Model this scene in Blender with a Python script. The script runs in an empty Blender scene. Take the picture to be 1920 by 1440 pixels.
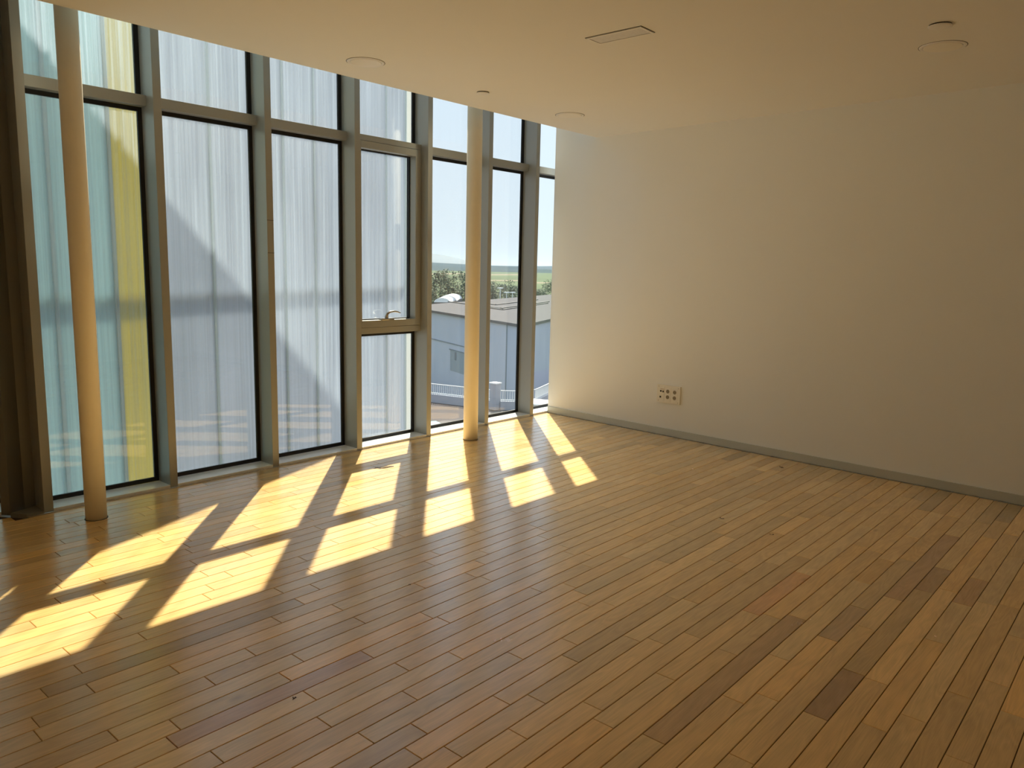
import bpy, bmesh, math, random
from mathutils import Vector, Matrix
random.seed(7)
sc = bpy.context.scene
col = sc.collection

# ------------------------------------------------------------------ camera
W_PX, H_PX, F_PX = 1920, 1440, 1442.0
CAM = Vector((-6.29097, -4.96161, 1.5))
YAW, PIT, ROL = 0.715909, -0.149640, 0.022616
_F = Vector((math.cos(YAW)*math.cos(PIT), math.sin(YAW)*math.cos(PIT), math.sin(PIT)))
_R0 = Vector((math.sin(YAW), -math.cos(YAW), 0.0))
_U0 = _R0.cross(_F)
_R = math.cos(ROL)*_R0 + math.sin(ROL)*_U0
_U = -math.sin(ROL)*_R0 + math.cos(ROL)*_U0
cd = bpy.data.cameras.new('camera'); cam = bpy.data.objects.new('camera', cd); col.objects.link(cam)
cd.sensor_width = 36.0; cd.lens = F_PX/W_PX*36.0; cd.clip_start = 0.05; cd.clip_end = 60000
cam.matrix_world = Matrix(((_R.x, _U.x, -_F.x, CAM.x), (_R.y, _U.y, -_F.y, CAM.y), (_R.z, _U.z, -_F.z, CAM.z), (0, 0, 0, 1)))
sc.camera = cam

def proj(P):
    d = Vector(P)-CAM; z = d.dot(_F)
    if z < 0.05: return None
    return (960+F_PX*d.dot(_R)/z, 720-F_PX*d.dot(_U)/z)
def ray(px, py):
    return _F + _R*((px-960)/F_PX) - _U*((py-720)/F_PX)
def onz(px, py, z):                      # the point of a pixel on a level plane (floor, ceiling, ground, roof)
    d = ray(px, py); return CAM + d*((z-CAM.z)/d.z)
def ony(px, py, y):                      # the point of a pixel on a plane parallel to the glazing
    d = ray(px, py); return CAM + d*((y-CAM.y)/d.y)
def atd(px, py, D):
    d = ray(px, py); return CAM + d*(D/math.hypot(d.x, d.y))

# ------------------------------------------------------------------ light, sky, exposure
SUN = Vector((0.563, 0.591, 1.0)).normalized()
sd = bpy.data.lights.new('sun', 'SUN'); sun = bpy.data.objects.new('sun', sd); col.objects.link(sun)
sd.energy = 8.8; sd.color = (1.0, 0.92, 0.745); sd.angle = math.radians(0.53)
sun.rotation_euler = SUN.to_track_quat('Z', 'Y').to_euler()
sun.location = (10, 12, 20)
wd = bpy.data.worlds.new('World'); sc.world = wd; wd.use_nodes = True
nt = wd.node_tree; nt.nodes.clear()
tc = nt.nodes.new('ShaderNodeTexCoord'); sx = nt.nodes.new('ShaderNodeSeparateXYZ'); nt.links.new(tc.outputs['Generated'], sx.inputs[0])
ramp = nt.nodes.new('ShaderNodeValToRGB'); nt.links.new(sx.outputs[2], ramp.inputs[0])      # hazy summer sky: pale at the horizon, bluer overhead
ramp.color_ramp.elements[0].position = 0.0; ramp.color_ramp.elements[0].color = (0.77, 0.875, 0.95, 1)
ramp.color_ramp.elements[1].position = 1.0; ramp.color_ramp.elements[1].color = (0.46, 0.66, 0.95, 1)
e_ = ramp.color_ramp.elements.new(0.3); e_.color = (0.68, 0.83, 0.98, 1)
bg = nt.nodes.new('ShaderNodeBackground'); bg.inputs['Strength'].default_value = 0.72
sky = ramp
wo = nt.nodes.new('ShaderNodeOutputWorld')
nt.links.new(sky.outputs[0], bg.inputs[0]); nt.links.new(bg.outputs[0], wo.inputs[0])
vs = sc.view_settings
vs.view_transform = 'Standard'; vs.look = 'None'; vs.gamma = 1.0; vs.use_curve_mapping = False
vs.exposure = 0.66
sc.cycles.max_bounces = 14; sc.cycles.diffuse_bounces = 8; sc.cycles.transparent_max_bounces = 24

# ------------------------------------------------------------------ helpers
def tag(o, label=None, cat=None, group=None, kind=None):
    if label: o['label'] = label
    if cat: o['category'] = cat
    if group: o['group'] = group
    if kind: o['kind'] = kind
    return o
class MB:
    def __init__(s): s.v, s.f = [], []
    def add(s, vs_, fs_):
        n = len(s.v); s.v += [tuple(v) for v in vs_]; s.f += [tuple(i+n for i in f) for f in fs_]; return s
    def box(s, x0, x1, y0, y1, z0, z1):
        return s.prism([(x0, y0), (x1, y0), (x1, y1), (x0, y1)], z0, z1)
    def prism(s, pts, z0, z1):                     # footprint, counter-clockwise
        n = len(pts)
        return s.add([(x, y, z0) for x, y in pts]+[(x, y, z1) for x, y in pts],
              [tuple(range(n-1, -1, -1)), tuple(range(n, 2*n))]+[(i, (i+1) % n, n+(i+1) % n, n+i) for i in range(n)])
    def bar(s, A, B, w, z0, z1, off=0.0):           # wall-like bar from A to B in plan, off = to the left
        A = Vector(A[:2]); B = Vector(B[:2]); d = (B-A).normalized(); n = Vector((-d.y, d.x))
        return s.prism([A+n*(off-w/2), B+n*(off-w/2), B+n*(off+w/2), A+n*(off+w/2)], z0, z1)
    def obox(s, o, ax, ay, az):                     # oriented box from a corner and three edges
        o, ax, ay, az = map(Vector, (o, ax, ay, az))
        p = [o, o+ax, o+ax+ay, o+ay]; p += [q+az for q in p]
        return s.add(p, [(3, 2, 1, 0), (4, 5, 6, 7), (0, 1, 5, 4), (1, 2, 6, 5), (2, 3, 7, 6), (3, 0, 4, 7)])
    def lathe(s, c, prof, n=32, axis='z'):          # profile of (radius, height)
        c = Vector(c); vs_, fs_ = [], []
        for r, h in prof:
            for i in range(n):
                a = 2*math.pi*i/n; q = (r*math.cos(a), r*math.sin(a), h)
                if axis == 'x': q = (q[2], q[0], q[1])
                vs_.append(c+Vector(q))
        for j in range(len(prof)-1):
            for i in range(n):
                k = (i+1) % n; fs_.append((j*n+i, j*n+k, (j+1)*n+k, (j+1)*n+i))
        fs_.append(tuple(range(n-1, -1, -1))); m = (len(prof)-1)*n; fs_.append(tuple(range(m, m+n)))
        return s.add(vs_, fs_)
    def tube(s, pts, r, n=10):
        pts = [Vector(p) for p in pts]; rs = r if isinstance(r, (list, tuple)) else [r]*len(pts); vs_, fs_ = [], []
        for i, p in enumerate(pts):
            t = (pts[min(i+1, len(pts)-1)]-pts[max(i-1, 0)]).normalized()
            a = t.orthogonal().normalized() if i == 0 else (a - t*a.dot(t)).normalized()
            b = t.cross(a)
            for k in range(n):
                g = 2*math.pi*k/n; vs_.append(p+(a*math.cos(g)+b*math.sin(g))*rs[i])
        for i in range(len(pts)-1):
            for k in range(n):
                m = (k+1) % n; fs_.append((i*n+k, i*n+m, (i+1)*n+m, (i+1)*n+k))
        fs_.append(tuple(range(n-1, -1, -1))); q = (len(pts)-1)*n; fs_.append(tuple(range(q, q+n)))
        return s.add(vs_, fs_)
    def build(s, name, mat, parent=None, smooth=False, bevel=0.0):
        me = bpy.data.meshes.new(name); me.from_pydata(s.v, [], s.f); me.update()
        if bevel:
            bm = bmesh.new(); bm.from_mesh(me)
            bmesh.ops.bevel(bm, geom=list(bm.edges), offset=bevel, segments=2, affect='EDGES', profile=0.6)
            bm.to_mesh(me); bm.free()
        if smooth:
            for p in me.polygons: p.use_smooth = len(p.vertices) == 4
        me.materials.append(mat)
        o = bpy.data.objects.new(name, me); col.objects.link(o)
        if parent: setp(o, parent)
        return o
def setp(o, parent):
    o.parent = parent
    if parent.type == 'EMPTY': o.matrix_parent_inverse = Matrix.Translation(-Vector(parent.location))   # meshes are in world coordinates
def empty(name, loc):
    o = bpy.data.objects.new(name, None); col.objects.link(o); o.location = loc; o.empty_display_size = 0.1; return o

# ------------------------------------------------------------------ materials
def newmat(name):
    m = bpy.data.materials.new(name); m.use_nodes = True; t = m.node_tree
    return m, t, t.nodes['Principled BSDF'], t.nodes['Material Output']
def N(t, kind, **kw):
    n = t.nodes.new(kind)
    for k, v in kw.items():
        if k in n.inputs: n.inputs[k].default_value = v
        else: setattr(n, k, v)
    return n
def math_n(t, op, a, b=None, clamp=False):
    n = t.nodes.new('ShaderNodeMath'); n.operation = op; n.use_clamp = clamp
    for i, x in enumerate((a, b)):
        if x is None: continue
        if isinstance(x, (int, float)): n.inputs[i].default_value = x
        else: t.links.new(x, n.inputs[i])
    return n.outputs[0]
def mixc(t, f, a, b, mode='MIX'):
    n = t.nodes.new('ShaderNodeMix'); n.data_type = 'RGBA'; n.blend_type = mode
    for s_, x in ((n.inputs[0], f), (n.inputs[6], a), (n.inputs[7], b)):
        if isinstance(x, (int, float)): s_.default_value = x
        elif isinstance(x, tuple): s_.default_value = (*x[:3], 1)
        else: t.links.new(x, s_)
    return n.outputs[2]
def stretched_noise(t, scale, detail=3.0, rot=0.0, dist=0.0):
    g = N(t, 'ShaderNodeNewGeometry'); mp = N(t, 'ShaderNodeMapping')
    mp.inputs['Rotation'].default_value = (0, 0, rot)
    pre = N(t, 'ShaderNodeVectorMath', operation='MULTIPLY'); pre.inputs[1].default_value = scale
    t.links.new(g.outputs['Position'], mp.inputs[0]); t.links.new(mp.outputs[0], pre.inputs[0])
    nz = N(t, 'ShaderNodeTexNoise'); nz.inputs['Scale'].default_value = 1.0; nz.inputs['Detail'].default_value = detail
    nz.inputs['Distortion'].default_value = dist
    t.links.new(pre.outputs[0], nz.inputs['Vector'])
    return nz.outputs[0]
def plain(name, c, rough=0.6, metal=0.0, var=0.06, scale=6.0, spec=0.5, bump=0.0):
    m, t, b, o = newmat(name)
    f = stretched_noise(t, (scale,)*3, 4.0)
    t.links.new(mixc(t, f, tuple(x*(1-var) for x in c), tuple(min(1, x*(1+var)) for x in c)), b.inputs['Base Color'])
    b.inputs['Roughness'].default_value = rough; b.inputs['Metallic'].default_value = metal
    b.inputs['Specular IOR Level'].default_value = spec
    if bump:
        bp = N(t, 'ShaderNodeBump'); bp.inputs['Strength'].default_value = bump; bp.inputs['Distance'].default_value = 0.002
        t.links.new(stretched_noise(t, (180,)*3, 2.0), bp.inputs['Height']); t.links.new(bp.outputs[0], b.inputs['Normal'])
    return m
def wood(name, from_attr=False):
    m, t, b, o = newmat(name)
    oi = N(t, 'ShaderNodeObjectInfo'); g = N(t, 'ShaderNodeNewGeometry')
    rnd = g.outputs['Random Per Island'] if from_attr else oi.outputs['Random']
    if from_attr:
        at = N(t, 'ShaderNodeAttribute'); at.attribute_name = 'tint'; tint = at.outputs['Color']
    else: tint = oi.outputs['Color']
    off = N(t, 'ShaderNodeCombineXYZ')
    t.links.new(math_n(t, 'MULTIPLY', rnd, 37.0), off.inputs[0]); t.links.new(math_n(t, 'MULTIPLY', rnd, 91.0), off.inputs[1])
    pos = N(t, 'ShaderNodeVectorMath', operation='ADD'); t.links.new(g.outputs['Position'], pos.inputs[0]); t.links.new(off.outputs[0], pos.inputs[1])
    def nz(scale, detail, dist=0.0):
        v = N(t, 'ShaderNodeVectorMath', operation='MULTIPLY'); v.inputs[1].default_value = scale
        t.links.new(pos.outputs[0], v.inputs[0])
        n = N(t, 'ShaderNodeTexNoise'); n.inputs['Scale'].default_value = 1; n.inputs['Detail'].default_value = detail; n.inputs['Distortion'].default_value = dist
        t.links.new(v.outputs[0], n.inputs['Vector']); return n.outputs[0]
    # rings: contour lines of a slow stretched noise give cathedral grain
    slow = nz((1.6, 11.0, 1.0), 2.0, 0.4)
    rings = math_n(t, 'FRACT', math_n(t, 'MULTIPLY', slow, 9.0))
    rings = math_n(t, 'ABSOLUTE', math_n(t, 'SUBTRACT', rings, 0.5))
    pores = nz((9.0, 260.0, 1.0), 3.0)
    blot = nz((2.5, 9.0, 1.0), 3.0)
    k = math_n(t, 'ADD', math_n(t, 'MULTIPLY', rings, 0.22), math_n(t, 'ADD', math_n(t, 'MULTIPLY', pores, 0.34), math_n(t, 'MULTIPLY', blot, 0.42)))
    k = math_n(t, 'ADD', k, 0.56)
    knots = N(t, 'ShaderNodeTexVoronoi'); kv = N(t, 'ShaderNodeVectorMath', operation='MULTIPLY'); kv.inputs[1].default_value = (1.7, 4.2, 0.0)
    t.links.new(pos.outputs[0], kv.inputs[0]); t.links.new(kv.outputs[0], knots.inputs['Vector']); knots.inputs['Scale'].default_value = 1.0
    kn = math_n(t, 'SUBTRACT', 1.0, math_n(t, 'MULTIPLY', math_n(t, 'SUBTRACT', 0.075, knots.outputs['Distance'], True), 8.0), True)
    k = math_n(t, 'MULTIPLY', k, math_n(t, 'ADD', math_n(t, 'MULTIPLY', kn, 0.55), 0.45))
    gray = N(t, 'ShaderNodeCombineColor'); [t.links.new(k, gray.inputs[i]) for i in range(3)]
    t.links.new(mixc(t, 1.0, tint, gray.outputs[0], 'MULTIPLY'), b.inputs['Base Color'])
    # worn lacquer: scuffs in the gloss
    sc1 = stretched_noise(t, (1.6, 5.5, 1), 3.0, 0.5, 0.0); sc2 = stretched_noise(t, (9, 45, 1), 3.0, -0.7, 0.0)
    rr = math_n(t, 'ADD', 0.14, math_n(t, 'ADD', math_n(t, 'MULTIPLY', sc1, 0.16), math_n(t, 'MULTIPLY', sc2, 0.03)))
    t.links.new(rr, b.inputs['Roughness']); b.inputs['Specular IOR Level'].default_value = 0.5
    b.inputs['Coat Weight'].default_value = 1.0; b.inputs['Coat IOR'].default_value = 1.6; t.links.new(rr, b.inputs['Coat Roughness'])
    bp = N(t, 'ShaderNodeBump'); bp.inputs['Strength'].default_value = 0.05; bp.inputs['Distance'].default_value = 0.0003
    t.links.new(pores, bp.inputs['Height']); t.links.new(bp.outputs[0], b.inputs['Normal'])
    return m
def glass(name, dust, streak_seed=0.0, tint=(0.98, 0.99, 0.988), f0=0.08):
    m, t, b, o = newmat(name); t.nodes.remove(b)
    lw = N(t, 'ShaderNodeLayerWeight'); lw.inputs['Blend'].default_value = 0.5
    fr = math_n(t, 'ADD', f0, math_n(t, 'MULTIPLY', math_n(t, 'POWER', lw.outputs['Facing'], 5.0), 1-f0), True)
    tr = N(t, 'ShaderNodeBsdfTransparent'); tr.inputs[0].default_value = (*tint, 1)
    gl = N(t, 'ShaderNodeBsdfGlossy'); gl.inputs['Roughness'].default_value = 0.0
    mx = N(t, 'ShaderNodeMixShader'); t.links.new(fr, mx.inputs[0]); t.links.new(tr.outputs[0], mx.inputs[1]); t.links.new(gl.outputs[0], mx.inputs[2])
    # dried dirt: vertical run marks and fine specks
    run = stretched_noise(t, (70, 70, 0.7), 4.0); broad = stretched_noise(t, (9, 9, 0.8), 3.0); speck = stretched_noise(t, (120, 120, 60), 1.0)
    d = math_n(t, 'ADD', math_n(t, 'MULTIPLY', math_n(t, 'SUBTRACT', run, 0.42, True), 4.5), math_n(t, 'MULTIPLY', math_n(t, 'SUBTRACT', broad, 0.25, True), 1.5))
    d = math_n(t, 'ADD', d, math_n(t, 'MULTIPLY', math_n(t, 'SUBTRACT', speck, 0.66, True), 3.0))
    d = math_n(t, 'MULTIPLY', math_n(t, 'ADD', d, 0.35), dust, True)
    df = N(t, 'ShaderNodeBsdfDiffuse'); df.inputs[0].default_value = (0.75, 0.77, 0.78, 1)
    tl = N(t, 'ShaderNodeBsdfTranslucent'); tl.inputs[0].default_value = (0.70, 0.84, 1.0, 1)
    dm = N(t, 'ShaderNodeMixShader'); dm.inputs[0].default_value = 0.75; t.links.new(df.outputs[0], dm.inputs[1]); t.links.new(tl.outputs[0], dm.inputs[2])
    m2 = N(t, 'ShaderNodeMixShader'); t.links.new(d, m2.inputs[0]); t.links.new(mx.outputs[0], m2.inputs[1]); t.links.new(dm.outputs[0], m2.inputs[2])
    t.links.new(m2.outputs[0], o.inputs[0]); return m
SCR_A = math.atan(0.4106)
def polycarb(name, c, trans=0.8):
    m, t, b, o = newmat(name); t.nodes.remove(b)
    rib = stretched_noise(t, (70, 1.0, 0.25), 2.0, -SCR_A); blot = stretched_noise(t, (1.5, 1.5, 0.8), 3.0)
    k = math_n(t, 'ADD', math_n(t, 'MULTIPLY', rib, 0.45), math_n(t, 'ADD', math_n(t, 'MULTIPLY', blot, 0.25), 0.62))
    gray = N(t, 'ShaderNodeCombineColor'); [t.links.new(k, gray.inputs[i]) for i in range(3)]
    cc = mixc(t, 1.0, c, gray.outputs[0], 'MULTIPLY')
    tl = N(t, 'ShaderNodeBsdfTranslucent'); df = N(t, 'ShaderNodeBsdfDiffuse')
    t.links.new(cc, tl.inputs[0]); t.links.new(cc, df.inputs[0])
    mx = N(t, 'ShaderNodeMixShader'); mx.inputs[0].default_value = trans
    t.links.new(df.outputs[0], mx.inputs[1]); t.links.new(tl.outputs[0], mx.inputs[2]); t.links.new(mx.outputs[0], o.inputs[0]); return m
def foliage(name, c):
    m, t, b, o = newmat(name)
    g = N(t, 'ShaderNodeNewGeometry')
    t.links.new(mixc(t, g.outputs['Random Per Island'], tuple(x*0.6 for x in c), tuple(x*1.4 for x in c)), b.inputs['Base Color'])
    b.inputs['Roughness'].default_value = 0.7; return m

M = dict(
    wood=wood('oak_plank'), wood_far=wood('oak_plank_rest', True),
    sub=plain('subfloor', (0.06, 0.035, 0.02), 0.9),
    wall=plain('white_paint', (0.94, 0.95, 0.93), 0.75, var=0.02, scale=1.5, spec=0.25, bump=0.03),
    ceil=plain('ceiling_paint', (0.90, 0.89, 0.84), 0.85, var=0.015, scale=1.0, spec=0.2),
    dim=plain('room_paint', (0.90, 0.88, 0.84), 0.85, var=0.03, scale=1.0),
    base=plain('baseboard_aluminium', (0.60, 0.63, 0.60), 0.42, 0.2, var=0.05),
    alu=plain('anodised_aluminium', (0.37, 0.375, 0.35), 0.38, 0.3, var=0.04, scale=3),
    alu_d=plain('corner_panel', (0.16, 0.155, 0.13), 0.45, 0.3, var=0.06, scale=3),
    sill=plain('sill_aluminium', (0.92, 0.95, 0.97), 0.25, 0.12, var=0.05),
    rubber=plain('black_gasket', (0.006, 0.006, 0.007), 0.6),
    column=plain('cream_column_paint', (0.91, 0.84, 0.68), 0.5, var=0.05, scale=8, bump=0.05),
    white=plain('white_plastic', (0.90, 0.885, 0.85), 0.4, var=0.02),
    ivory=plain('ivory_plastic', (0.93, 0.89, 0.78), 0.4, var=0.02),
    dark=plain('dark_gap', (0.025, 0.02, 0.015), 0.8),
    steel=plain('handle_steel', (0.42, 0.40, 0.37), 0.3, 0.85, var=0.08),
    brown=plain('dry_leaf', (0.10, 0.055, 0.02), 0.8, var=0.3, scale=60),
    rust=plain('faded_red_label', (0.50, 0.30, 0.20), 0.6),
    conc=plain('concrete', (0.42, 0.43, 0.47), 0.9, spec=0.05, var=0.12, scale=0.6),
    yard=plain('yard_paving', (0.10, 0.088, 0.088), 0.9, spec=0.05, var=0.18, scale=0.25),
    railw=plain('white_rail_paint', (0.75, 0.77, 0.78), 0.5),
    clad=plain('warehouse_cladding', (0.46, 0.51, 0.64), 0.7, var=0.06, scale=0.4),
    clad_d=plain('cladding_trim', (0.17, 0.22, 0.27), 0.7),
    roof=plain('roof_sheet', (0.105, 0.103, 0.11), 0.9, spec=0.05, var=0.08, scale=0.3),
    roof_s=plain('roof_seam', (0.022, 0.024, 0.028), 0.7),
    carw=plain('white_car_paint', (0.75, 0.78, 0.78), 0.25), cart=plain('teal_car_paint', (0.25, 0.42, 0.45), 0.25),
    carg=plain('car_glass', (0.05, 0.10, 0.11), 0.1),
    field=plain('field', (0.09, 0.115, 0.06), 0.95, spec=0.05, var=0.75, scale=0.004), straw=plain('straw_field', (0.20, 0.175, 0.12), 0.95, spec=0.05, var=0.2, scale=0.01),
    hill=plain('wooded_hill', (0.03, 0.045, 0.045), 0.95, spec=0.05, var=0.5, scale=0.003),
    mount=plain('far_mountain', (0.17, 0.19, 0.20), 0.95, spec=0.05, var=0.2, scale=0.0005),
    leaf=foliage('tree_leaves', (0.07, 0.105, 0.045)), bark=plain('bark', (0.12, 0.09, 0.06), 0.9),
    pc_white=polycarb('polycarbonate_opal', (0.56, 0.60, 0.66)), pc_teal=polycarb('polycarbonate_teal', (0.49, 0.62, 0.63)),
    pc_yel=polycarb('polycarbonate_yellow', (0.64, 0.58, 0.22)), pc_end=polycarb('polycarbonate_clear_edge', (0.85, 0.85, 0.80)),
    pc_join=polycarb('polycarbonate_joint', (0.62, 0.68, 0.68)), pc_rail=plain('screen_rail', (0.38, 0.42, 0.42), 0.6),
)
DUST = {1: .14, 2: .095, 3: .085, 4: .065, 5: .010, 6: .016, 7: .012}
GL = {i: glass('glass_%d' % i, d) for i, d in DUST.items()}

# ------------------------------------------------------------------ shell
TW = math.tan(0.059304)                    # the end wall stands a little off square
wx = lambda y: TW*y
ZC, ZR, YC = 2.7545, 3.60, -0.516
XB, YB = -8.4, -6.6
fl = MB(); fl.prism([(XB, YB), (wx(YB), YB), (0, 0), (0, -0.004), (-4.882, -0.004), (-5.274, 0.595), (XB, 0.595)], -0.30, -0.0125)
floor = tag(fl.build('floor', M['sub']), 'oak strip floor laid parallel to the glazing', kind='structure')
w = MB(); w.prism([(wx(YB), YB), (wx(YB)+0.14, YB), (0.14, 0.0), (0, 0.0)], -0.02, ZR)
tag(w.build('wall_right', M['wall']), 'plain white painted end wall', kind='structure')
w = MB(); w.box(XB, wx(YB)+0.14, YB-0.2, YB, -0.3, ZR); tag(w.build('wall_back', M['dim']), 'painted wall behind the viewer', kind='structure')
w = MB(); w.box(XB-0.2, XB, YB, 0.80, -0.3, ZR); tag(w.build('wall_left', M['dim']), 'painted wall at the far left of the room', kind='structure')
w = MB(); w.box(XB, -5.274, 0.60, 0.80, -0.3, ZR); tag(w.build('wall_front', M['dim']), 'short painted wall beyond the folded glazing', kind='structure')
c = MB(); c.prism([(XB, YB), (wx(YB), YB), (wx(YC), YC), (XB, YC)], ZC, ZR-0.002)
ceiling = tag(c.build('ceiling', M['ceil']), 'smooth suspended ceiling ending short of the glazing', kind='structure')
c = MB(); c.prism([(XB-0.2, YB-0.2), (0.9, YB-0.2), (0.9, 0.24), (-4.90, 0.24), (-5.15, 0.80), (XB-0.2, 0.80)], ZR, ZR+0.25)
tag(c.build('roof_slab', M['dim']), 'roof slab over the room', kind='structure')
b_ = MB(); b_.prism([(wx(YB)-0.012, YB), (wx(YB), YB), (-0.0005, -0.002), (-0.0125, -0.002)], 0.004, 0.067)
tag(b_.build('baseboard_right', M['base']), 'grey aluminium skirting along the white wall', kind='structure')

# ------------------------------------------------------------------ floor planks
PW, Y0R = 0.0851, -1.905
known = {-2:[-4.7],-1:[-5.31],0:[-4.44],1:[-5.33,-4.3],2:[-5.47,-4.44],3:[-4.61],4:[-5.55,-5.09,-4.36],5:[-4.83,-3.95,-3.54],6:[-5.04,-4.37,-3.69],
 7:[-5.41,-4.73],8:[-4.84],9:[-5.3,-4.525,-4.12],10:[-4.85,-3.19],11:[-4.5,-2.95],12:[-4.91,-4.3,-3.48],13:[-4.61,-3.57],14:[-4.87,-4.14,-3.49,-2.26],
 15:[-4.72,-3.9,-2.66],16:[-4.41,-4.01],17:[-3.7,-3.2],18:[-4.52,-3.65],19:[-4.22,-3.5],20:[-3.865,-3.12],21:[-3.53],22:[-4.24,-3.015],24:[-3.74,-3.13,-2.72],
 25:[-4.14,-2.91,-2.5],26:[-3.74,-3.34,-2.3,-1.91],27:[-3.35],28:[-3.67,-2.84,-2.34,-1.94],29:[-3.52],30:[-3.24,-2.21],32:[-3.25]}
special = {(26,-3.74):(0.43,0.24,0.10),(26,-2.3):(0.52,0.30,0.12),(22,-4.24):(0.56,0.33,0.13),(24,-3.13):(0.56,0.36,0.17),(28,-2.34):(0.60,0.34,0.13),
 (9,-5.3):(0.66,0.38,0.20),(20,-3.12):(0.82,0.42,0.15),(25,-2.5):(0.58,0.34,0.15)}
def tint(row, x):
    for (r, a), c_ in special.items():
        if r == row and abs(a-x) < 0.03: return c_
    v = random.gauss(1.0, 0.09)
    if random.random() < 0.05: v *= 0.78
    r = random.gauss(0, 0.05)
    return (0.84*v*(1+0.6*r), 0.55*v, 0.215*v*(1-1.4*r))
def plank_mesh(L):
    key = round(L, 2)
    me = plank_cache.get(key)
    if me: return me
    a, h, w2, ch = L/2-0.0009, 0.012, PW/2-0.0013, 0.0016
    vv = [(-a, -w2, -h), (a, -w2, -h), (a, w2, -h), (-a, w2, -h), (-a, -w2, -ch), (a, -w2, -ch), (a, w2, -ch), (-a, w2, -ch),
          (-a+ch, -w2+ch, 0), (a-ch, -w2+ch, 0), (a-ch, w2-ch, 0), (-a+ch, w2-ch, 0)]
    ff = [(3, 2, 1, 0), (8, 9, 10, 11)]+[(i, (i+1) % 4, 4+(i+1) % 4, 4+i) for i in range(4)]+[(4+i, 4+(i+1) % 4, 8+(i+1) % 4, 8+i) for i in range(4)]
    me = bpy.data.meshes.new('plank'); me.from_pydata(vv, [], ff); me.update(); me.materials.append(M['wood'])
    plank_cache[key] = me; return me
plank_cache = {}
planks = []
LEN = [0.41, 0.41, 0.50, 0.62, 0.62, 0.74, 0.82, 1.03, 1.22]
row = -30
while True:
    yc = Y0R-(row+0.5)*PW
    if yc < -7.6: break
    top = yc+PW/2
    x1 = wx(yc-PW/2)-0.016
    x0 = -8.6
    if yc > 0.0:
        x1 = -4.882-(yc+PW/2)*0.392/0.595-0.03
        if yc > 0.55: row += 1; continue
    js = sorted(j for j in known.get(row, []) if x0 < j < x1)
    cuts = [x1]; tgt = list(reversed(js))
    x = x1
    while x > x0:
        nxt = tgt[0] if tgt else None
        L = random.choice(LEN)
        if nxt is not None:
            gap = x-nxt
            if gap <= 1.32 or gap < L+0.36:
                x = nxt; tgt.pop(0)
            else: x -= L
        else: x -= L
        cuts.append(round(x, 2) if x != x1 else x)
    for a, b2 in zip(cuts[1:], cuts[:-1]):
        if b2-a > 0.03: planks.append((row, yc, a, b2))
    row += 1
def px_area(p):
    r, yc, a, b2 = p
    P = [proj((x, y, 0)) for x, y in ((a, yc-PW/2), (b2, yc-PW/2), (b2, yc+PW/2), (a, yc+PW/2))]
    if any(q is None for q in P): return 0
    P = [(min(max(q[0], 0), 1920), min(max(q[1], 0), 1440)) for q in P]
    return abs(sum(P[i][0]*P[(i+1) % 4][1]-P[(i+1) % 4][0]*P[i][1] for i in range(4)))/2
planks.sort(key=px_area, reverse=True)
rv, rf, rc = [], [], []
for i, (r, yc, a, b2) in enumerate(planks):
    tc = tint(r, a); dz = random.uniform(-0.0003, 0.0001)
    me = plank_mesh(b2-a)
    if yc+PW/2 > -0.004 and a > -5.3 and yc < 0.0: continue
    if i < 300:
        o = bpy.data.objects.new('plank', me); col.objects.link(o); o.parent = floor
        o.location = ((a+b2)/2, yc, dz); o.color = (*tc, 1)
    else:
        n = len(rv); rv += [((a+b2)/2+v.co.x, yc+v.co.y, v.co.z+dz) for v in me.vertices]
        rf += [tuple(k+n for k in p.vertices) for p in me.polygons]; rc += [tc]*len(me.polygons)
# narrow closing strip against the glazing sill
n = len(rv)
mb = MB(); mb.box(-4.875, -0.016, -0.033, -0.006, -0.012, 0.0); rv += mb.v; rf += [tuple(k+n for k in f) for f in mb.f]; rc += [(0.5, 0.35, 0.19)]*len(mb.f)
me = bpy.data.meshes.new('plank_rest'); me.from_pydata(rv, [], rf); me.update(); me.materials.append(M['wood_far'])
at = me.color_attributes.new('tint', 'FLOAT_COLOR', 'CORNER'); li = 0
for pi, p in enumerate(me.polygons):
    for _ in p.vertices:
        at.data[li].color = (*rc[pi], 1); li += 1
o = bpy.data.objects.new('smaller_planks', me); col.objects.link(o); o.parent = floor; o['kind'] = 'stuff'

# ------------------------------------------------------------------ glazing
MX = [-4.763, -4.006, -3.238, -2.467, -1.704, -0.950, -0.269, 0.490]      # mullion centres
MW, MD, GY = 0.052, 0.165, 0.176
T0, T1 = 2.453, 2.518; HEAD = 3.54
def frame_ring(x0, x1, z0, z1, t_, y0, y1, tb=None):
    tb = tb or t_; m = MB(); m.box(x0, x0+t_, y0, y1, z0, z1); m.box(x1-t_, x1, y0, y1, z0, z1)
    m.box(x0+t_, x1-t_, y0, y1, z0, z0+tb); m.box(x0+t_, x1-t_, y0, y1, z1-t_, z1); return m
def mullion(x, parent, name='mullion'):
    m = MB(); m.box(x-MW/2, x+MW/2, 0.0, 0.184, 0.0, HEAD); return m.build(name, M['alu'], parent, bevel=0.002)
wl = {1: 'leftmost glazing bay with teal and yellow panels showing behind', 2: 'dusty glazing bay between the first two slim posts', 3: 'dusty fixed glazing bay left of the opening sash',
      4: 'glazing bay with the opening sash and lever handle', 5: 'clear glazing bay crossed by the far round column', 6: 'clear glazing bay right of the far round column', 7: 'clear glazing bay running past the end of the white wall'}
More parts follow.
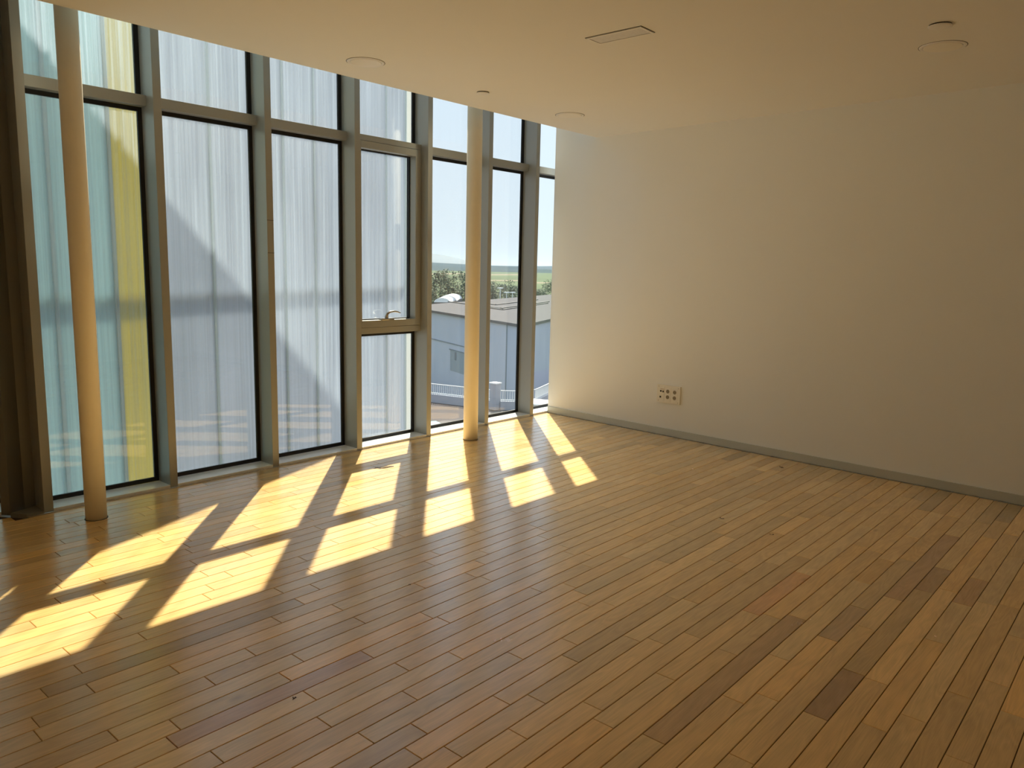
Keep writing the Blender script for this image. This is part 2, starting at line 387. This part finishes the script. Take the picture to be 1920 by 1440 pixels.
for i in range(1, 8):
    a, b2 = MX[i-1]+MW/2, MX[i]-MW/2
    win = tag(empty('window_%d' % i, ((a+b2)/2, 0.1, 0)), wl[i], kind='structure')
    if i == 1: mullion(MX[0], win)
    mu = mullion(MX[i], win)
    if i == 2:
        for py in (413, 474):
            z = ony(506, py, 0.0).z; MB().box(MX[2]-MW/2, MX[2]+MW/2, -0.0006, 0.001, z-0.0015, z+0.0015).build('cover_joint', M['dark'], mu)
    s_ = MB(); s_.box(a, b2, 0.0, MD, -0.25, 0.018); s_.build('sill', M['sill'], win, bevel=0.0015)
    MB().box(a-MW, b2+MW, -0.0042, 0.0, -0.012, -0.003).build('floor_gap', M['dark'], win)
    MB().box(a, b2, 0.0, 0.205, HEAD, ZR).build('head', M['alu'], win)
    frame_ring(a, b2, T1, HEAD, 0.030, 0.165, 0.182, 0.008).build('gasket', M['rubber'], win)
    MB().box(a+0.02, b2-0.02, GY-0.004, GY+0.004, T1+0.004, HEAD-0.01).build('upper_pane', GL[i], win)
    if i != 4:
        MB().box(a, b2, 0.095, MD, T0, T1).build('transom', M['alu'], win, bevel=0.0015)
        frame_ring(a, b2, 0.018, T0, 0.027, 0.165, 0.182).build('gasket', M['rubber'], win)
        MB().box(a+0.02, b2-0.02, GY-0.004, GY+0.004, 0.03, T0-0.01).build('lower_pane', GL[i], win)
    else:
        MB().box(a, b2, 0.085, MD, 2.472, T1).build('transom', M['alu'], win, bevel=0.0015)
        MB().box(a, b2, 0.085, MD, 0.937, 0.988).build('transom', M['alu'], win, bevel=0.0015)
        frame_ring(a, b2, 0.018, 0.937, 0.027, 0.165, 0.182).build('gasket', M['rubber'], win)
        MB().box(a+0.02, b2-0.02, GY-0.004, GY+0.004, 0.03, 0.93).build('lower_pane', GL[i], win)
        MB().box(a, a+0.012, 0.085, MD, 0.988, 2.472).build('jamb', M['alu'], win); MB().box(b2-0.012, b2, 0.085, MD, 0.988, 2.472).build('jamb', M['alu'], win)
        sash = frame_ring(a+0.014, b2-0.014, 0.991, 2.469, 0.055, 0.078, 0.182).build('sash', M['alu'], win, bevel=0.0015)
        frame_ring(a+0.069, b2-0.069, 1.046, 2.414, 0.008, 0.150, 0.184).build('glazing_bead', M['rubber'], sash)
        MB().box(a+0.065, b2-0.065, GY-0.004, GY+0.004, 1.042, 2.418).build('pane', GL[i], sash)
        hb = ony(722, 598, 0.10); hx = hb.x
        h = MB(); h.box(hx-0.050, hx+0.075, 0.070, 0.120, 1.044, 1.060)
        pts = [(hx+0.01, 0.092, 1.058), (hx+0.008, 0.088, 1.080), (hx+0.012, 0.080, 1.100), (hx+0.035, 0.074, 1.113), (hx+0.075, 0.070, 1.117), (hx+0.110, 0.068, 1.112), (hx+0.140, 0.067, 1.101)]
        h.tube(pts, [0.017, 0.014, 0.011, 0.009, 0.008, 0.007, 0.004]); h.build('handle', M['steel'], sash, smooth=True, bevel=0)

# folded glazing beyond the corner: a short facet, blank corner panel and floor plate
C0 = Vector((-4.882, -0.004)); DV = Vector((-0.392, 0.599)).normalized(); NV = Vector((0.599, 0.392)).normalized()
L2 = 0.716
def facet(u0, u1, d0, d1, z0, z1, m=None):
    m = m or MB(); p = [C0+DV*u0+NV*d0, C0+DV*u1+NV*d0, C0+DV*u1+NV*d1, C0+DV*u0+NV*d1]
    m.prism(list(reversed(p)), z0, z1); return m
w8 = tag(empty('window_8', (-5.05, 0.3, 0)), 'narrow folded glazing facet at the left edge', kind='structure')
facet(0.105, 0.165, 0, 0.19, 0, ZR).build('mullion', M['alu_d'], w8, bevel=0.002)  # backlit shade of this mullion put into its colour, darker than the others
facet(L2-0.06, L2, 0, 0.19, 0, ZR).build('mullion', M['alu'], w8)
facet(0.165, L2-0.06, 0, 0.15, -0.25, 0.018).build('sill', M['sill'], w8)
facet(0.165, L2-0.06, 0.08, 0.15, T0, T1).build('transom', M['alu'], w8)
g2 = facet(0.165, 0.19, 0.15, 0.17, 0.018, T0); facet(L2-0.085, L2-0.06, 0.15, 0.17, 0.018, T0, g2); facet(0.19, L2-0.085, 0.15, 0.17, 0.018, 0.045, g2); facet(0.19, L2-0.085, 0.15, 0.17, T0-0.03, T0, g2)
g2.build('gasket', M['rubber'], w8)
facet(0.17, L2-0.065, 0.158, 0.165, 0.03, T0-0.01).build('lower_pane', GL[1], w8)
facet(0.17, L2-0.065, 0.158, 0.165, T1, HEAD).build('upper_pane', GL[1], w8)
tr = tag(empty('trim_1', (-4.86, 0.08, 0)), 'dark recessed corner panel between the folded glazing facets', kind='structure')
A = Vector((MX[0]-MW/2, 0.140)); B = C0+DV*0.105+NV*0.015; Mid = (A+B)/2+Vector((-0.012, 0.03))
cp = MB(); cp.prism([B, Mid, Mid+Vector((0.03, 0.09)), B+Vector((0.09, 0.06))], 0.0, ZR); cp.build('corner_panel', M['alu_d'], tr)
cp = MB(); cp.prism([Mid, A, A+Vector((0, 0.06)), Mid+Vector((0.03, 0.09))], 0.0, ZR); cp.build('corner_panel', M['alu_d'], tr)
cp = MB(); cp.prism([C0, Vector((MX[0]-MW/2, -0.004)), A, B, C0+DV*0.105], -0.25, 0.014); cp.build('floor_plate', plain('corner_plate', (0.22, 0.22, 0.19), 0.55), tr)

# ------------------------------------------------------------------ round columns
def column(x, y, rc_, label):
    t = tag(empty('steel_column', (x, y, 0)), label, 'column', 'round columns by the glazing')
    MB().lathe((x, y, 0), [(rc_, -0.010), (rc_, ZR-0.004)], 48).build('shaft', M['column'], t, smooth=True)
    MB().lathe((x, y, 0), [(rc_+0.003, -0.011), (rc_+0.005, 0.0006)], 40).build('floor_joint', M['dark'], t, smooth=True)
column(-4.612, -0.303, 0.057, 'cream painted round column near the yellow-tinted glazing bay')
column(-1.523, -0.343, 0.0635, 'cream painted round column in front of the clear view outside')

# ------------------------------------------------------------------ ceiling fittings
def downlight(x, y, label):
    t = tag(empty('downlight', (x, y, ZC)), label, 'downlight', 'recessed downlights')
    n_ = 48; R_ = 0.118
    MB().lathe((x, y, ZC), [(R_, 0.0), (R_, -0.001), (R_-0.004, -0.0045), (R_-0.018, -0.0045), (R_-0.020, -0.001), (R_-0.020, 0.0)], n_).build('trim_ring', M['white'], t, smooth=True)
    MB().lathe((x, y, ZC), [(R_-0.0205, -0.0008), (R_-0.0205, -0.0052), (R_-0.024, -0.0056), (0.001, -0.006)], n_).build('diffuser', M['ivory'], t, smooth=True)
    MB().lathe((x, y, ZC), [(R_+0.003, 0.0), (R_+0.003, -0.0006), (R_, -0.0006)], n_).build('shadow_gap', M['dark'], t)
downlight(-3.103, -0.913, 'round recessed downlight above the dusty glazing bays')
downlight(-1.037, -0.957, 'round recessed downlight nearest the white wall corner')
downlight(-1.405, -3.788, 'round recessed downlight at the right side of the ceiling')
def cap(x, y, r, label):
    t = tag(empty('sprinkler_cap', (x, y, ZC)), label, 'sprinkler cap', 'concealed sprinkler caps')
    MB().lathe((x, y, ZC), [(r*0.93, 0.0), (r*0.93, -0.006)], 32).build('collar', M['dark'], t)
    MB().lathe((x, y, ZC), [(r, -0.006), (r, -0.0085), (r*0.9, -0.0105), (0.001, -0.012)], 32).build('cover', M['white'], t, smooth=True)
cap(-2.065, -0.943, 0.047, 'small flat round sprinkler cap above the far column')
cap(-1.82, -3.867, 0.056, 'small flat round sprinkler cap beside the right-hand downlight')
t = tag(empty('emergency_light', (-2.632, -2.49, ZC)), 'rectangular recessed emergency light in the middle of the ceiling', 'light')
x0, x1, y0, y1 = -2.703, -2.562, -2.670, -2.312
MB().box(x0, x1, y0, y1, ZC-0.0015, ZC).build('shadow_gap', M['dark'], t)
f_ = MB()
for q in ((x0+.004, x0+.016, y0+.004, y1-.004), (x1-.016, x1-.004, y0+.004, y1-.004), (x0+.016, x1-.016, y0+.004, y0+.016), (x0+.016, x1-.016, y1-.016, y1-.004)): f_.box(*q, ZC-0.006, ZC-0.0012)
f_.build('frame', M['white'], t)
MB().box(x0+.019, x1-.019, y0+.019, y1-.019, ZC-0.0045, ZC-0.0012).build('diffuser', plain('prismatic_diffuser', (0.72, 0.70, 0.66), 0.35, var=0.15, scale=90), t)

# ------------------------------------------------------------------ outlet plate on the end wall
YL, YR_, ZB, ZT = -1.355, -1.603, 0.305, 0.469
t = tag(empty('outlet_plate', (wx(-1.48), -1.48, ZB)), 'ivory wall plate with four round sockets and three data ports', 'wall outlet')
ux = Vector((-TW, -1.0, 0)).normalized(); nx = Vector((-1.0, TW, 0)).normalized()
org = Vector((wx(YL), YL, ZT)); Wp, Hp = 0.2484, 0.164
def pl(u, v, d=0.0): return org+ux*(u*Wp)+Vector((0, 0, -v*Hp))+nx*d
def plate_box(u0, u1, v0, v1, d0, d1):
    m = MB(); o_ = pl(u0, v1, d0); return m.obox(o_, ux*((u1-u0)*Wp), nx*(d1-d0), Vector((0, 0, (v1-v0)*Hp)))
plate_box(0, 1, 0, 1, -0.001, 0.014).build('plate', M['ivory'], t, bevel=0.0015)
plate_box(0.13, 0.33, 0.10, 0.92, 0.014, 0.016).build('data_module', M['ivory'], t)
for u0, u1 in ((0.35, 0.60), (0.64, 0.90)): plate_box(u0, u1, 0.10, 0.92, 0.014, 0.016).build('socket_module', M['ivory'], t)
for u in (0.475, 0.77):
    for v in (0.34, 0.66):
        cen = pl(u, v, 0.016); ring, dish = MB(), MB(); n_ = 24
        def circ(r, d): return [cen+ux*(r*math.cos(2*math.pi*k/n_))+Vector((0, 0, r*math.sin(2*math.pi*k/n_)))+nx*d for k in range(n_)]
        prof = [circ(0.0215, -0.0002), circ(0.0215, 0.0016), circ(0.0185, 0.0016), circ(0.0175, 0.0003)]
        vv = [p for c_ in prof for p in c_]; ff = [(j*n_+k, j*n_+(k+1) % n_, (j+1)*n_+(k+1) % n_, (j+1)*n_+k) for j in range(3) for k in range(n_)]
        so = ring.add(vv, ff).build('socket', M['ivory'], t, smooth=True)
        d_ = MB(); vv = circ(0.0178, 0.0004)+circ(0.0176, 0.0006); ff = [(k, (k+1) % n_, n_+(k+1) % n_, n_+k) for k in range(n_)]+[tuple(range(n_, 2*n_))]
        d_.add(vv, ff).build('socket_well', plain('socket_well', (0.30, 0.24, 0.15), 0.5), so)
        for s_ in (-1, 1):
            q = cen+ux*(0.0075*s_)+nx*0.0005; MB().obox(q-ux*0.002-Vector((0, 0, 0.002)), ux*0.004, nx*0.0006, Vector((0, 0, 0.004))).build('pin_hole', M['dark'], so)
for u, v in ((0.175, 0.36), (0.275, 0.37), (0.165, 0.69)):
    plate_box(u-0.033, u+0.033, v-0.05, v+0.05, 0.016, 0.0168).build('data_port', M['dark'], t)
plate_box(0.15, 0.31, 0.225, 0.25, 0.016, 0.0164).build('label_strip', M['rust'], t)
for u, v in ((0.08, 0.10), (0.92, 0.10), (0.08, 0.90), (0.92, 0.90)):
    plate_box(u-0.012, u+0.012, v-0.018, v+0.018, 0.014, 0.0152).build('screw', M['steel'], t)

# ------------------------------------------------------------------ bits lying on the floor
def twig(pix, r, label):
    p = [onz(x, y, 0.0) for x, y in pix]; p = [Vector((q.x, q.y, 0.002+r+0.002*math.sin(i*2))) for i, q in enumerate(p)]
    tag(MB().tube(p, r, 6).build('dry_twig', M['brown']), label, 'twig')
twig([(703, 877), (712, 878), (722, 877), (732, 875), (738, 876)], 0.0022, 'thin dry twig lying in the sunlight below the opening sash')
def crumb(px, py, s, label):
    p = onz(px, py, 0.0); m = MB()
    for k in range(3):
        a = random.uniform(0, 6.28); q = Vector((p.x+0.006*s*math.cos(a), p.y+0.006*s*math.sin(a), 0.0005)); L = 0.012*s
        d = Vector((math.cos(a+k), math.sin(a+k), 0)); e = Vector((-d.y, d.x, 0))
        m.add([q, q+d*L+Vector((0, 0, 0.003*s)), q+d*L*0.5+e*L*0.5+Vector((0, 0, 0.005*s)), q+e*L*0.3], [(0, 1, 2), (0, 2, 3), (0, 3, 1), (1, 3, 2)])
    tag(m.build('leaf_crumb', M['brown']), label, 'debris', 'crumbs of dry leaf on the floor')
crumb(1464, 877, 1.6, 'dark crumb of dry leaf closest to the skirting')
crumb(1352, 972, 1.4, 'dark crumb of dry leaf in the middle of the floor')
crumb(1445, 1003, 1.1, 'dark crumb of dry leaf nearer the viewer on the right')
crumb(549, 1311, 0.8, 'tiny dark crumb on the near left boards')
crumb(769, 1097, 0.7, 'tiny dark crumb just beyond the sunlit patches')

# ------------------------------------------------------------------ polycarbonate screen outside the glazing
SY = lambda x: 0.4106*x+2.7617
ZS, ZG = 4.60, -8.0
scr = tag(empty('polycarbonate_screen', (-2.0, SY(-2.0), ZG)), 'tall translucent ribbed screen standing outside the dusty glazing', 'screen')
sdv = Vector((1, 0.4106)).normalized()
joints = [-5.30, -4.336, -3.853, -3.47, -2.849, -1.869, -1.361, 0.122, 0.62, 0.86]
mats = ['pc_teal', 'pc_teal', 'pc_yel', 'pc_white', 'pc_white', 'pc_white', 'pc_white', 'pc_white', 'pc_end']
for a, b2, mm in zip(joints[:-1], joints[1:], mats):
    m = MB(); m.bar((a+0.012, SY(a+0.012)), (b2-0.012, SY(b2-0.012)), 0.03, ZG, ZS, 0.0)
    m.build('panel', M[mm], scr)
for j in joints:
    m = MB(); m.bar((j-0.014, SY(j-0.014)), (j+0.014, SY(j+0.014)), 0.05, ZG, ZS, 0.0); m.build('joint_profile', M['pc_join'], scr)
for z in (-2.9, 1.21, 4.0):
    m = MB(); m.bar((-5.3, SY(-5.3)), (0.6, SY(0.6)), 0.04, z-0.018, z+0.018, 0.05); r_ = m.build('rail', M['pc_rail'], scr)
    for j in joints[1:-1]: MB().bar((j-0.02, SY(j-0.02)), (j+0.02, SY(j+0.02)), 0.02, z-0.02, z+0.07, 0.05).build('bracket', M['pc_rail'], scr)

# ------------------------------------------------------------------ outside: yard, fence, warehouse, plain
ZP = -10.6                                  # the land behind the fence lies lower than the yard
g = MB(); g.add([(-9000, -9000, ZP-0.1), (16000, -9000, ZP-0.1), (16000, 16000, ZP-0.1), (-9000, 16000, ZP-0.1)], [(0, 1, 2, 3)]); tag(g.build('plain', M['field']), 'flat farmland stretching to the hills', kind='structure')
def G(px, py, z=ZG): q = onz(px, py, z); return Vector((q.x, q.y))
def fence(P, name, label, bars=True):
    t = tag(empty(name, (P[0].x, P[0].y, ZG)), label, 'fence')
    for a, b2 in zip(P[:-1], P[1:]):
        MB().bar(a, b2, 0.25, ZG-0.02, ZG+0.55).build('plinth', M['conc'], t)
        [MB().bar(a, b2, 0.06, ZG+q, ZG+q+0.065).build('rail', M['railw'], t) for q in (1.24, 0.60)]
        m = MB(); L = (b2-a).length; k = 0.0
        while k < L:
            q = a+(b2-a)*(k/L); m.box(q.x-0.018, q.x+0.018, q.y-0.018, q.y+0.018, ZG+0.54, ZG+1.25); k += 0.16
        o = m.build('bars', M['railw'], t); o['kind'] = 'stuff'
f1 = G(809, 753); fp_ = G(928, 767)
fence([f1+(f1-fp_)*0.9, fp_+(f1-fp_).normalized()*0.34], 'railing_fence', 'white barred railing on a low concrete wall left of the gate pillar')
fq = G(966, 768); fr_ = G(1003, 765); fs_ = fr_+(G(1028, 752)-fr_)*2.2
g = MB(); g.prism([fp_+(f1-fp_)*7, fp_, fq, fr_, fr_+(fs_-fr_)*4, Vector((90, -40)), Vector((-60, -40)), Vector((-60, 60))], -12.0, ZG-0.02); tag(g.build('yard', M['yard']), 'pale paved yard below the building', kind='structure')
fence([fp_+(fq-fp_).normalized()*0.36, fq, fr_, fs_], 'railing_fence', 'white barred railing turning away right of the gate pillar')
pl_ = tag(empty('gate_pillar', (fp_.x, fp_.y, ZG)), 'square concrete gate pillar in the white railing', 'pillar')
MB().bar(fp_-Vector((0.0, 0.27)), fp_+Vector((0.0, 0.27)), 0.5, ZG-0.02, ZG+1.75).build('shaft', M['conc'], pl_)
MB().bar(fp_-Vector((0.0, 0.32)), fp_+Vector((0.0, 0.32)), 0.6, ZG+1.75, ZG+1.83).build('cap', M['railw'], pl_)
# warehouse: footprint from its eaves
ZE = -2.7
wc = G(982, 609.4, ZE); wl_ = G(810, 582, ZE); wr = G(1035, 597.3, ZE); bl = G(800, 571, ZE); br = G(1060, 550, ZE)
wl2 = wc+(wl_-wc)*1.15; wr2 = wc+(wr-wc)*3.0
bl2 = bl+(bl-br)*0.1; br2 = br+(br-bl)*0.25
wh = tag(empty('warehouse', (wc.x, wc.y, ZP-0.1)), 'large grey warehouse with blue-grey walls and pale flat roof', 'building')
foot = [wl2, wc, wr2, br2, bl2]
def inset(P, d):
    c_ = sum(P, Vector((0, 0)))/len(P); return [p+(c_-p).normalized()*d for p in P]
MB().prism(inset(foot, 0.35), ZP-0.1, ZE-0.15).build('walls', M['clad'], wh)
MB().prism(foot, ZE-0.22, ZE).build('roof', M['roof'], wh)
n1 = (wl2-wc).normalized(); n2 = (wr2-wc).normalized(); inn = (n1+n2).normalized()
in1 = Vector((n1.y, -n1.x)); in1 = in1 if in1.dot(inn) > 0 else -in1
in2 = Vector((n2.y, -n2.x)); in2 = in2 if in2.dot(inn) > 0 else -in2
rs_ = bpy.data.objects['roof']
kc = wc+inn*(8.5/max(0.2, inn.dot(in1)))
for a, b2 in ((kc, kc+n1*14), (kc, kc+n2*20)): MB().bar(a, b2, 0.25, ZE, ZE+0.10).build('roof_seam', M['roof_s'], wh)
for k in (20, 30):
    q = wc+inn*k; MB().bar(q, q+n1*6, 0.25, ZE, ZE+0.10).build('roof_seam', M['roof_s'], wh); MB().bar(q, q+n2*18, 0.25, ZE, ZE+0.10).build('roof_seam', M['roof_s'], wh)
o1, o2 = -in1, -in2
def onwall(o_, n_, u0, u1, z0, z1, d, name, mat, off=-0.30):
    m = MB(); a = wc+n_*u0-o_*0.0; b2 = wc+n_*u1; p = [a+o_*off, b2+o_*off, b2+o_*(off+d), a+o_*(off+d)]
    area = sum(p[i].x*p[(i+1) % 4].y-p[(i+1) % 4].x*p[i].y for i in range(4))
    m.prism(p if area > 0 else list(reversed(p)), z0, z1); return m.build(name, mat, wh)
wlen = (wl2-wc).length
onwall(o1, n1, 0.4, wlen-0.5, -5.55, -5.45, 0.08, 'wall_joint', M['clad_d'])
onwall(o1, n1, 3.0, 3.18, ZP, ZE-0.2, 0.14, 'downpipe', M['clad_d'])
for u in (0.5, 6.2, 9.4, 12.4): onwall(o1, n1, u, u+0.06, ZG, ZE-0.2, 0.05, 'panel_joint', M['clad_d'])
onwall(o1, n1, 11.2, 14.6, ZG, -6.1, 0.06, 'sliding_door', plain('sliding_door', (0.27, 0.33, 0.40), 0.7))
onwall(o1, n1, 11.0, 14.8, -6.1, -6.0, 0.10, 'door_track', M['clad_d'])
onwall(o1, n1, 13.2, 13.5, -6.9, -6.2, 0.12, 'door_bracket', M['clad_d'])
onwall(o2, n2, 0.4, 18, -5.55, -5.45, 0.08, 'wall_joint', M['clad_d'])
onwall(o2, n2, 5.0, 5.5, ZG, ZE-0.2, 0.14, 'downpipe', M['clad_d'])
onwall(o2, n2, 2.6, 4.8, -6.6, -5.7, 0.08, 'canopy', M['clad_d'])
# barrel-roofed shed behind
bp_ = atd(829, 561, 100); t = tag(empty('barrel_shed', (bp_.x, bp_.y, ZP-0.1)), 'white barrel-roofed shed behind the warehouse', 'shed')
dr = Vector((bp_.x-CAM.x, bp_.y-CAM.y)).normalized(); sdx = Vector((dr.y, -dr.x))
for k, (d0, d1, rr) in enumerate(((0, 6, 0.62), (6.3, 14, 0.72))):
    m = MB(); prof = []
    for s_ in range(13):
        a = math.pi*s_/12; prof.append((math.cos(a)*rr*1.7, math.sin(a)*rr))
    vv = []
    for d in (d0, d1):
        for u, h_ in prof:
            q = Vector((bp_.x, bp_.y))+dr*d+sdx*(u+0.12*d); vv.append((q.x, q.y, bp_.z-0.45+h_))
    n_ = 13; ff = [(i, i+1, n_+i+1, n_+i) for i in range(n_-1)]+[tuple(range(n_)), tuple(range(2*n_-1, n_-1, -1))]
    m.add(vv, ff).build('vault', M['railw'], t, smooth=True)
m = MB(); q0 = Vector((bp_.x, bp_.y))
m.prism([q0-sdx*1.05, q0+sdx*1.05, q0+sdx*3.0+dr*14, q0+sdx*0.4+dr*14], ZP-0.1, bp_.z-0.4) ; m.build('base', M['roof'], t)
# lamp posts
for (px, py, D, nm) in ((857, 556, 118, 'lamp post left of the far column beyond the roof'), (938, 541, 125, 'tall bare post seen above the warehouse roof'), (950, 549, 128, 'lamp post with flat head above the warehouse roof'), (961, 549, 131, 'lamp post closest to the right edge of its pane')):
    q = atd(px, py, D); t = tag(empty('lamp_post', (q.x, q.y, ZP-0.1)), nm, 'lamp post', 'posts beyond the warehouse')
    MB().lathe((q.x, q.y, 0), [(0.09, ZP-0.1), (0.06, q.z)], 8).build('pole', M['railw'], t)
    MB().box(q.x-0.5, q.x+0.5, q.y-0.2, q.y+0.2, q.z, q.z+0.15).build('lamp_head', M['railw'], t)
# cars in the yard
def car(px, py, label, mat, rz, ztop=-6.6):
    q = onz(px, py, ztop); t = tag(empty('car', (q.x, q.y, ZG)), label, 'car')
    R = Matrix.Rotation(rz, 2)
    def P(pts): return [Vector((q.x, q.y))+R@Vector(p) for p in pts]
    body = MB(); body.prism(P([(-2.1, -0.8), (2.1, -0.8), (2.2, -0.5), (2.2, 0.5), (2.1, 0.8), (-2.1, 0.8), (-2.2, 0.5), (-2.2, -0.5)]), ZG+0.25, ZG+0.85); body.build('body', mat, t, bevel=0.06)
    lo, hi = P([(-1.7, -0.74), (1.2, -0.74), (1.2, 0.74), (-1.7, 0.74)]), P([(-1.2, -0.6), (0.5, -0.6), (0.5, 0.6), (-1.2, 0.6)])
    MB().add([(*p, ZG+0.85) for p in lo]+[(*p, ZG+1.36) for p in hi], [(3, 2, 1, 0), (4, 5, 6, 7)]+[(i, (i+1) % 4, 4+(i+1) % 4, 4+i) for i in range(4)]).build('cabin_glass', M['carg'], t)
    MB().prism(P([(-1.25, -0.64), (0.55, -0.64), (0.55, 0.64), (-1.25, 0.64)]), ZG+1.36, ZG+1.42).build('roof', mat, t)
    for sx in (-1.3, 1.3):
        for sy in (-0.78, 0.78):
            wq = P([(sx, sy)])[0]; m = MB(); dd = R@Vector((0, 1)); vv = []
            for e in (-0.1, 0.1):
                for k in range(16):
                    a = 2*math.pi*k/16; ax_ = R@Vector((1, 0)); pt = wq+dd*e+ax_*(0.31*math.cos(a)); vv.append((pt.x, pt.y, ZG-0.02+0.31+0.31*math.sin(a)))
            m.add(vv, [(k, (k+1) % 16, 16+(k+1) % 16, 16+k) for k in range(16)]+[tuple(range(15, -1, -1)), tuple(range(16, 32))]).build('wheel', M['rubber'], t)
car(1014, 752, 'white car parked below the rightmost clear pane', M['carw'], 0.4)
car(803, 795, 'teal car just showing beside the post of the sash bay', M['cart'], 1.2)

# trees
def tree(px, py, D, w_, label, zb=-10.65):
    top = atd(px, py, D); h_ = top.z-zb; t = tag(empty('tree', (top.x, top.y, zb)), label, 'tree', 'trees beyond the warehouse')
    MB().tube([(top.x, top.y, zb), (top.x, top.y, zb+h_*0.8)], [0.25, 0.06], 6).build('trunk', M['bark'], t)
    m = MB(); vv, ff = [], []
    lobes = [(random.gauss(0, w_*0.28), random.gauss(0, w_*0.28), random.uniform(0.3, 0.92)) for _ in range(14)]
    for k in range(1500):
        lx, ly, lz = random.choice(lobes); s_ = w_*0.20*(1.15-lz*0.6)
        c_ = Vector((top.x+lx*(1.2-0.7*lz)+random.gauss(0, s_*0.7), top.y+ly*(1.2-0.7*lz)+random.gauss(0, s_*0.7), zb+h_*lz+random.gauss(0, h_*0.06)))
        if c_.z > top.z: c_.z = top.z-random.random()*0.5
        a = Vector((random.gauss(0, 1), random.gauss(0, 1), random.gauss(0, 1))).normalized()*0.22; b2 = a.orthogonal().normalized()*0.16
        n_ = len(vv); vv += [c_-a, c_+b2, c_+a, c_-b2]; ff.append((n_, n_+1, n_+2, n_+3))
    m.add(vv, ff).build('crown', M['leaf'], t)
for px, py, D, w_, nm in ((826, 507, 122, 3.6, 'tall dark tree left of the far column, nearest the sash bay'), (841, 504, 134, 3.8, 'tallest dark tree in the left clear pane'), (858, 508, 148, 4.0, 'dark tree close beside the far column'),
        (872, 512, 140, 3.8, 'dark tree half hidden by the far column'), (811, 540, 175, 2.4, 'low light green bush beyond the warehouse roof'), (893, 520, 165, 4.0, 'tree hidden mostly behind the far column'),
        (925, 527, 160, 3.4, 'low tree right of the far column'), (940, 533, 155, 3.6, 'low tree behind the bare post'), (952, 524, 190, 8.0, 'wide rounded tree above the lamp heads'), (966, 536, 170, 6.0, 'low tree at the black edge of its pane'),
        (1010, 543, 160, 3.0, 'small bush left in the rightmost clear pane'), (1022, 542, 165, 3.4, 'small bush in the middle of the rightmost clear pane'), (1036, 522, 210, 7.0, 'tree cut by the white wall edge')):
    tree(px, py, D, w_, nm)
# bands of far fields and hills
def field_strip(px0, px1, y0, y1, mat, label):
    z = ZP; P = [onz(px0, y1, z), onz(px1, y1, z), onz(px1, y0, z), onz(px0, y0, z)]
    tag(MB().prism([(p.x, p.y) for p in P], ZP-0.15, z).build('crop_field', mat), label, 'field')
field_strip(760, 900, 512, 514.5, M['straw'], 'thin straw field strip in the left clear pane')
field_strip(915, 975, 514, 516, M['straw'], 'thin straw field strip in the middle clear pane')
field_strip(915, 975, 525, 527, M['straw'], 'nearer straw field strip in the middle clear pane')
field_strip(995, 1100, 529, 531.5, M['straw'], 'straw field strip in the right clear pane')
def ridge(D, a0, a1, zlo, prof, mat, name, label, depth):
    n_ = 90; vv = []
    for k in range(n_+1):
        f = k/n_; a = a0+(a1-a0)*f; h_ = prof(f)
        for d, z in ((D-depth, zlo), (D, h_), (D+depth, zlo)):
            vv.append((CAM.x+d*math.cos(a), CAM.y+d*math.sin(a), z))
    ff = []
    for k in range(n_):
        for j in range(2): ff.append((k*3+j, k*3+3+j, k*3+4+j, k*3+1+j))
    tag(MB().add(vv, ff).build(name, mat, smooth=True), label, kind='structure')
ridge(4200, -0.6, 2.2, -11, lambda f: 26+9*math.sin(f*23)+5*math.sin(f*61+1), M['hill'], 'hills', 'low wooded hills on the horizon', 1500)
ridge(3000, -0.6, 2.2, -11, lambda f: 6+4*math.sin(f*31+2)+3*math.sin(f*83), M['hill'], 'foothills', 'lower line of hills in front', 700)
ridge(7800, 0.75, 1.1, -11, lambda f: 20+105*math.exp(-((f-0.22)/0.16)**2), M['mount'], 'mountain', 'faint far mountain', 1500)

# summer haze lying over the plain
hz = MB(); hz.box(185, 9000, 185, 9000, -10.5, 90.0)
hm = bpy.data.materials.new('summer_haze'); hm.use_nodes = True; ht = hm.node_tree; ht.nodes.remove(ht.nodes['Principled BSDF'])
vo = N(ht, 'ShaderNodeVolumeScatter'); vo.inputs['Color'].default_value = (0.36, 0.64, 1.0, 1); vo.inputs['Density'].default_value = 0.00005; vo.inputs['Anisotropy'].default_value = 0.2
ht.links.new(vo.outputs[0], ht.nodes['Material Output'].inputs['Volume'])
tag(hz.build('haze', hm), 'summer haze over the plain', kind='stuff')['category'] = 'haze'
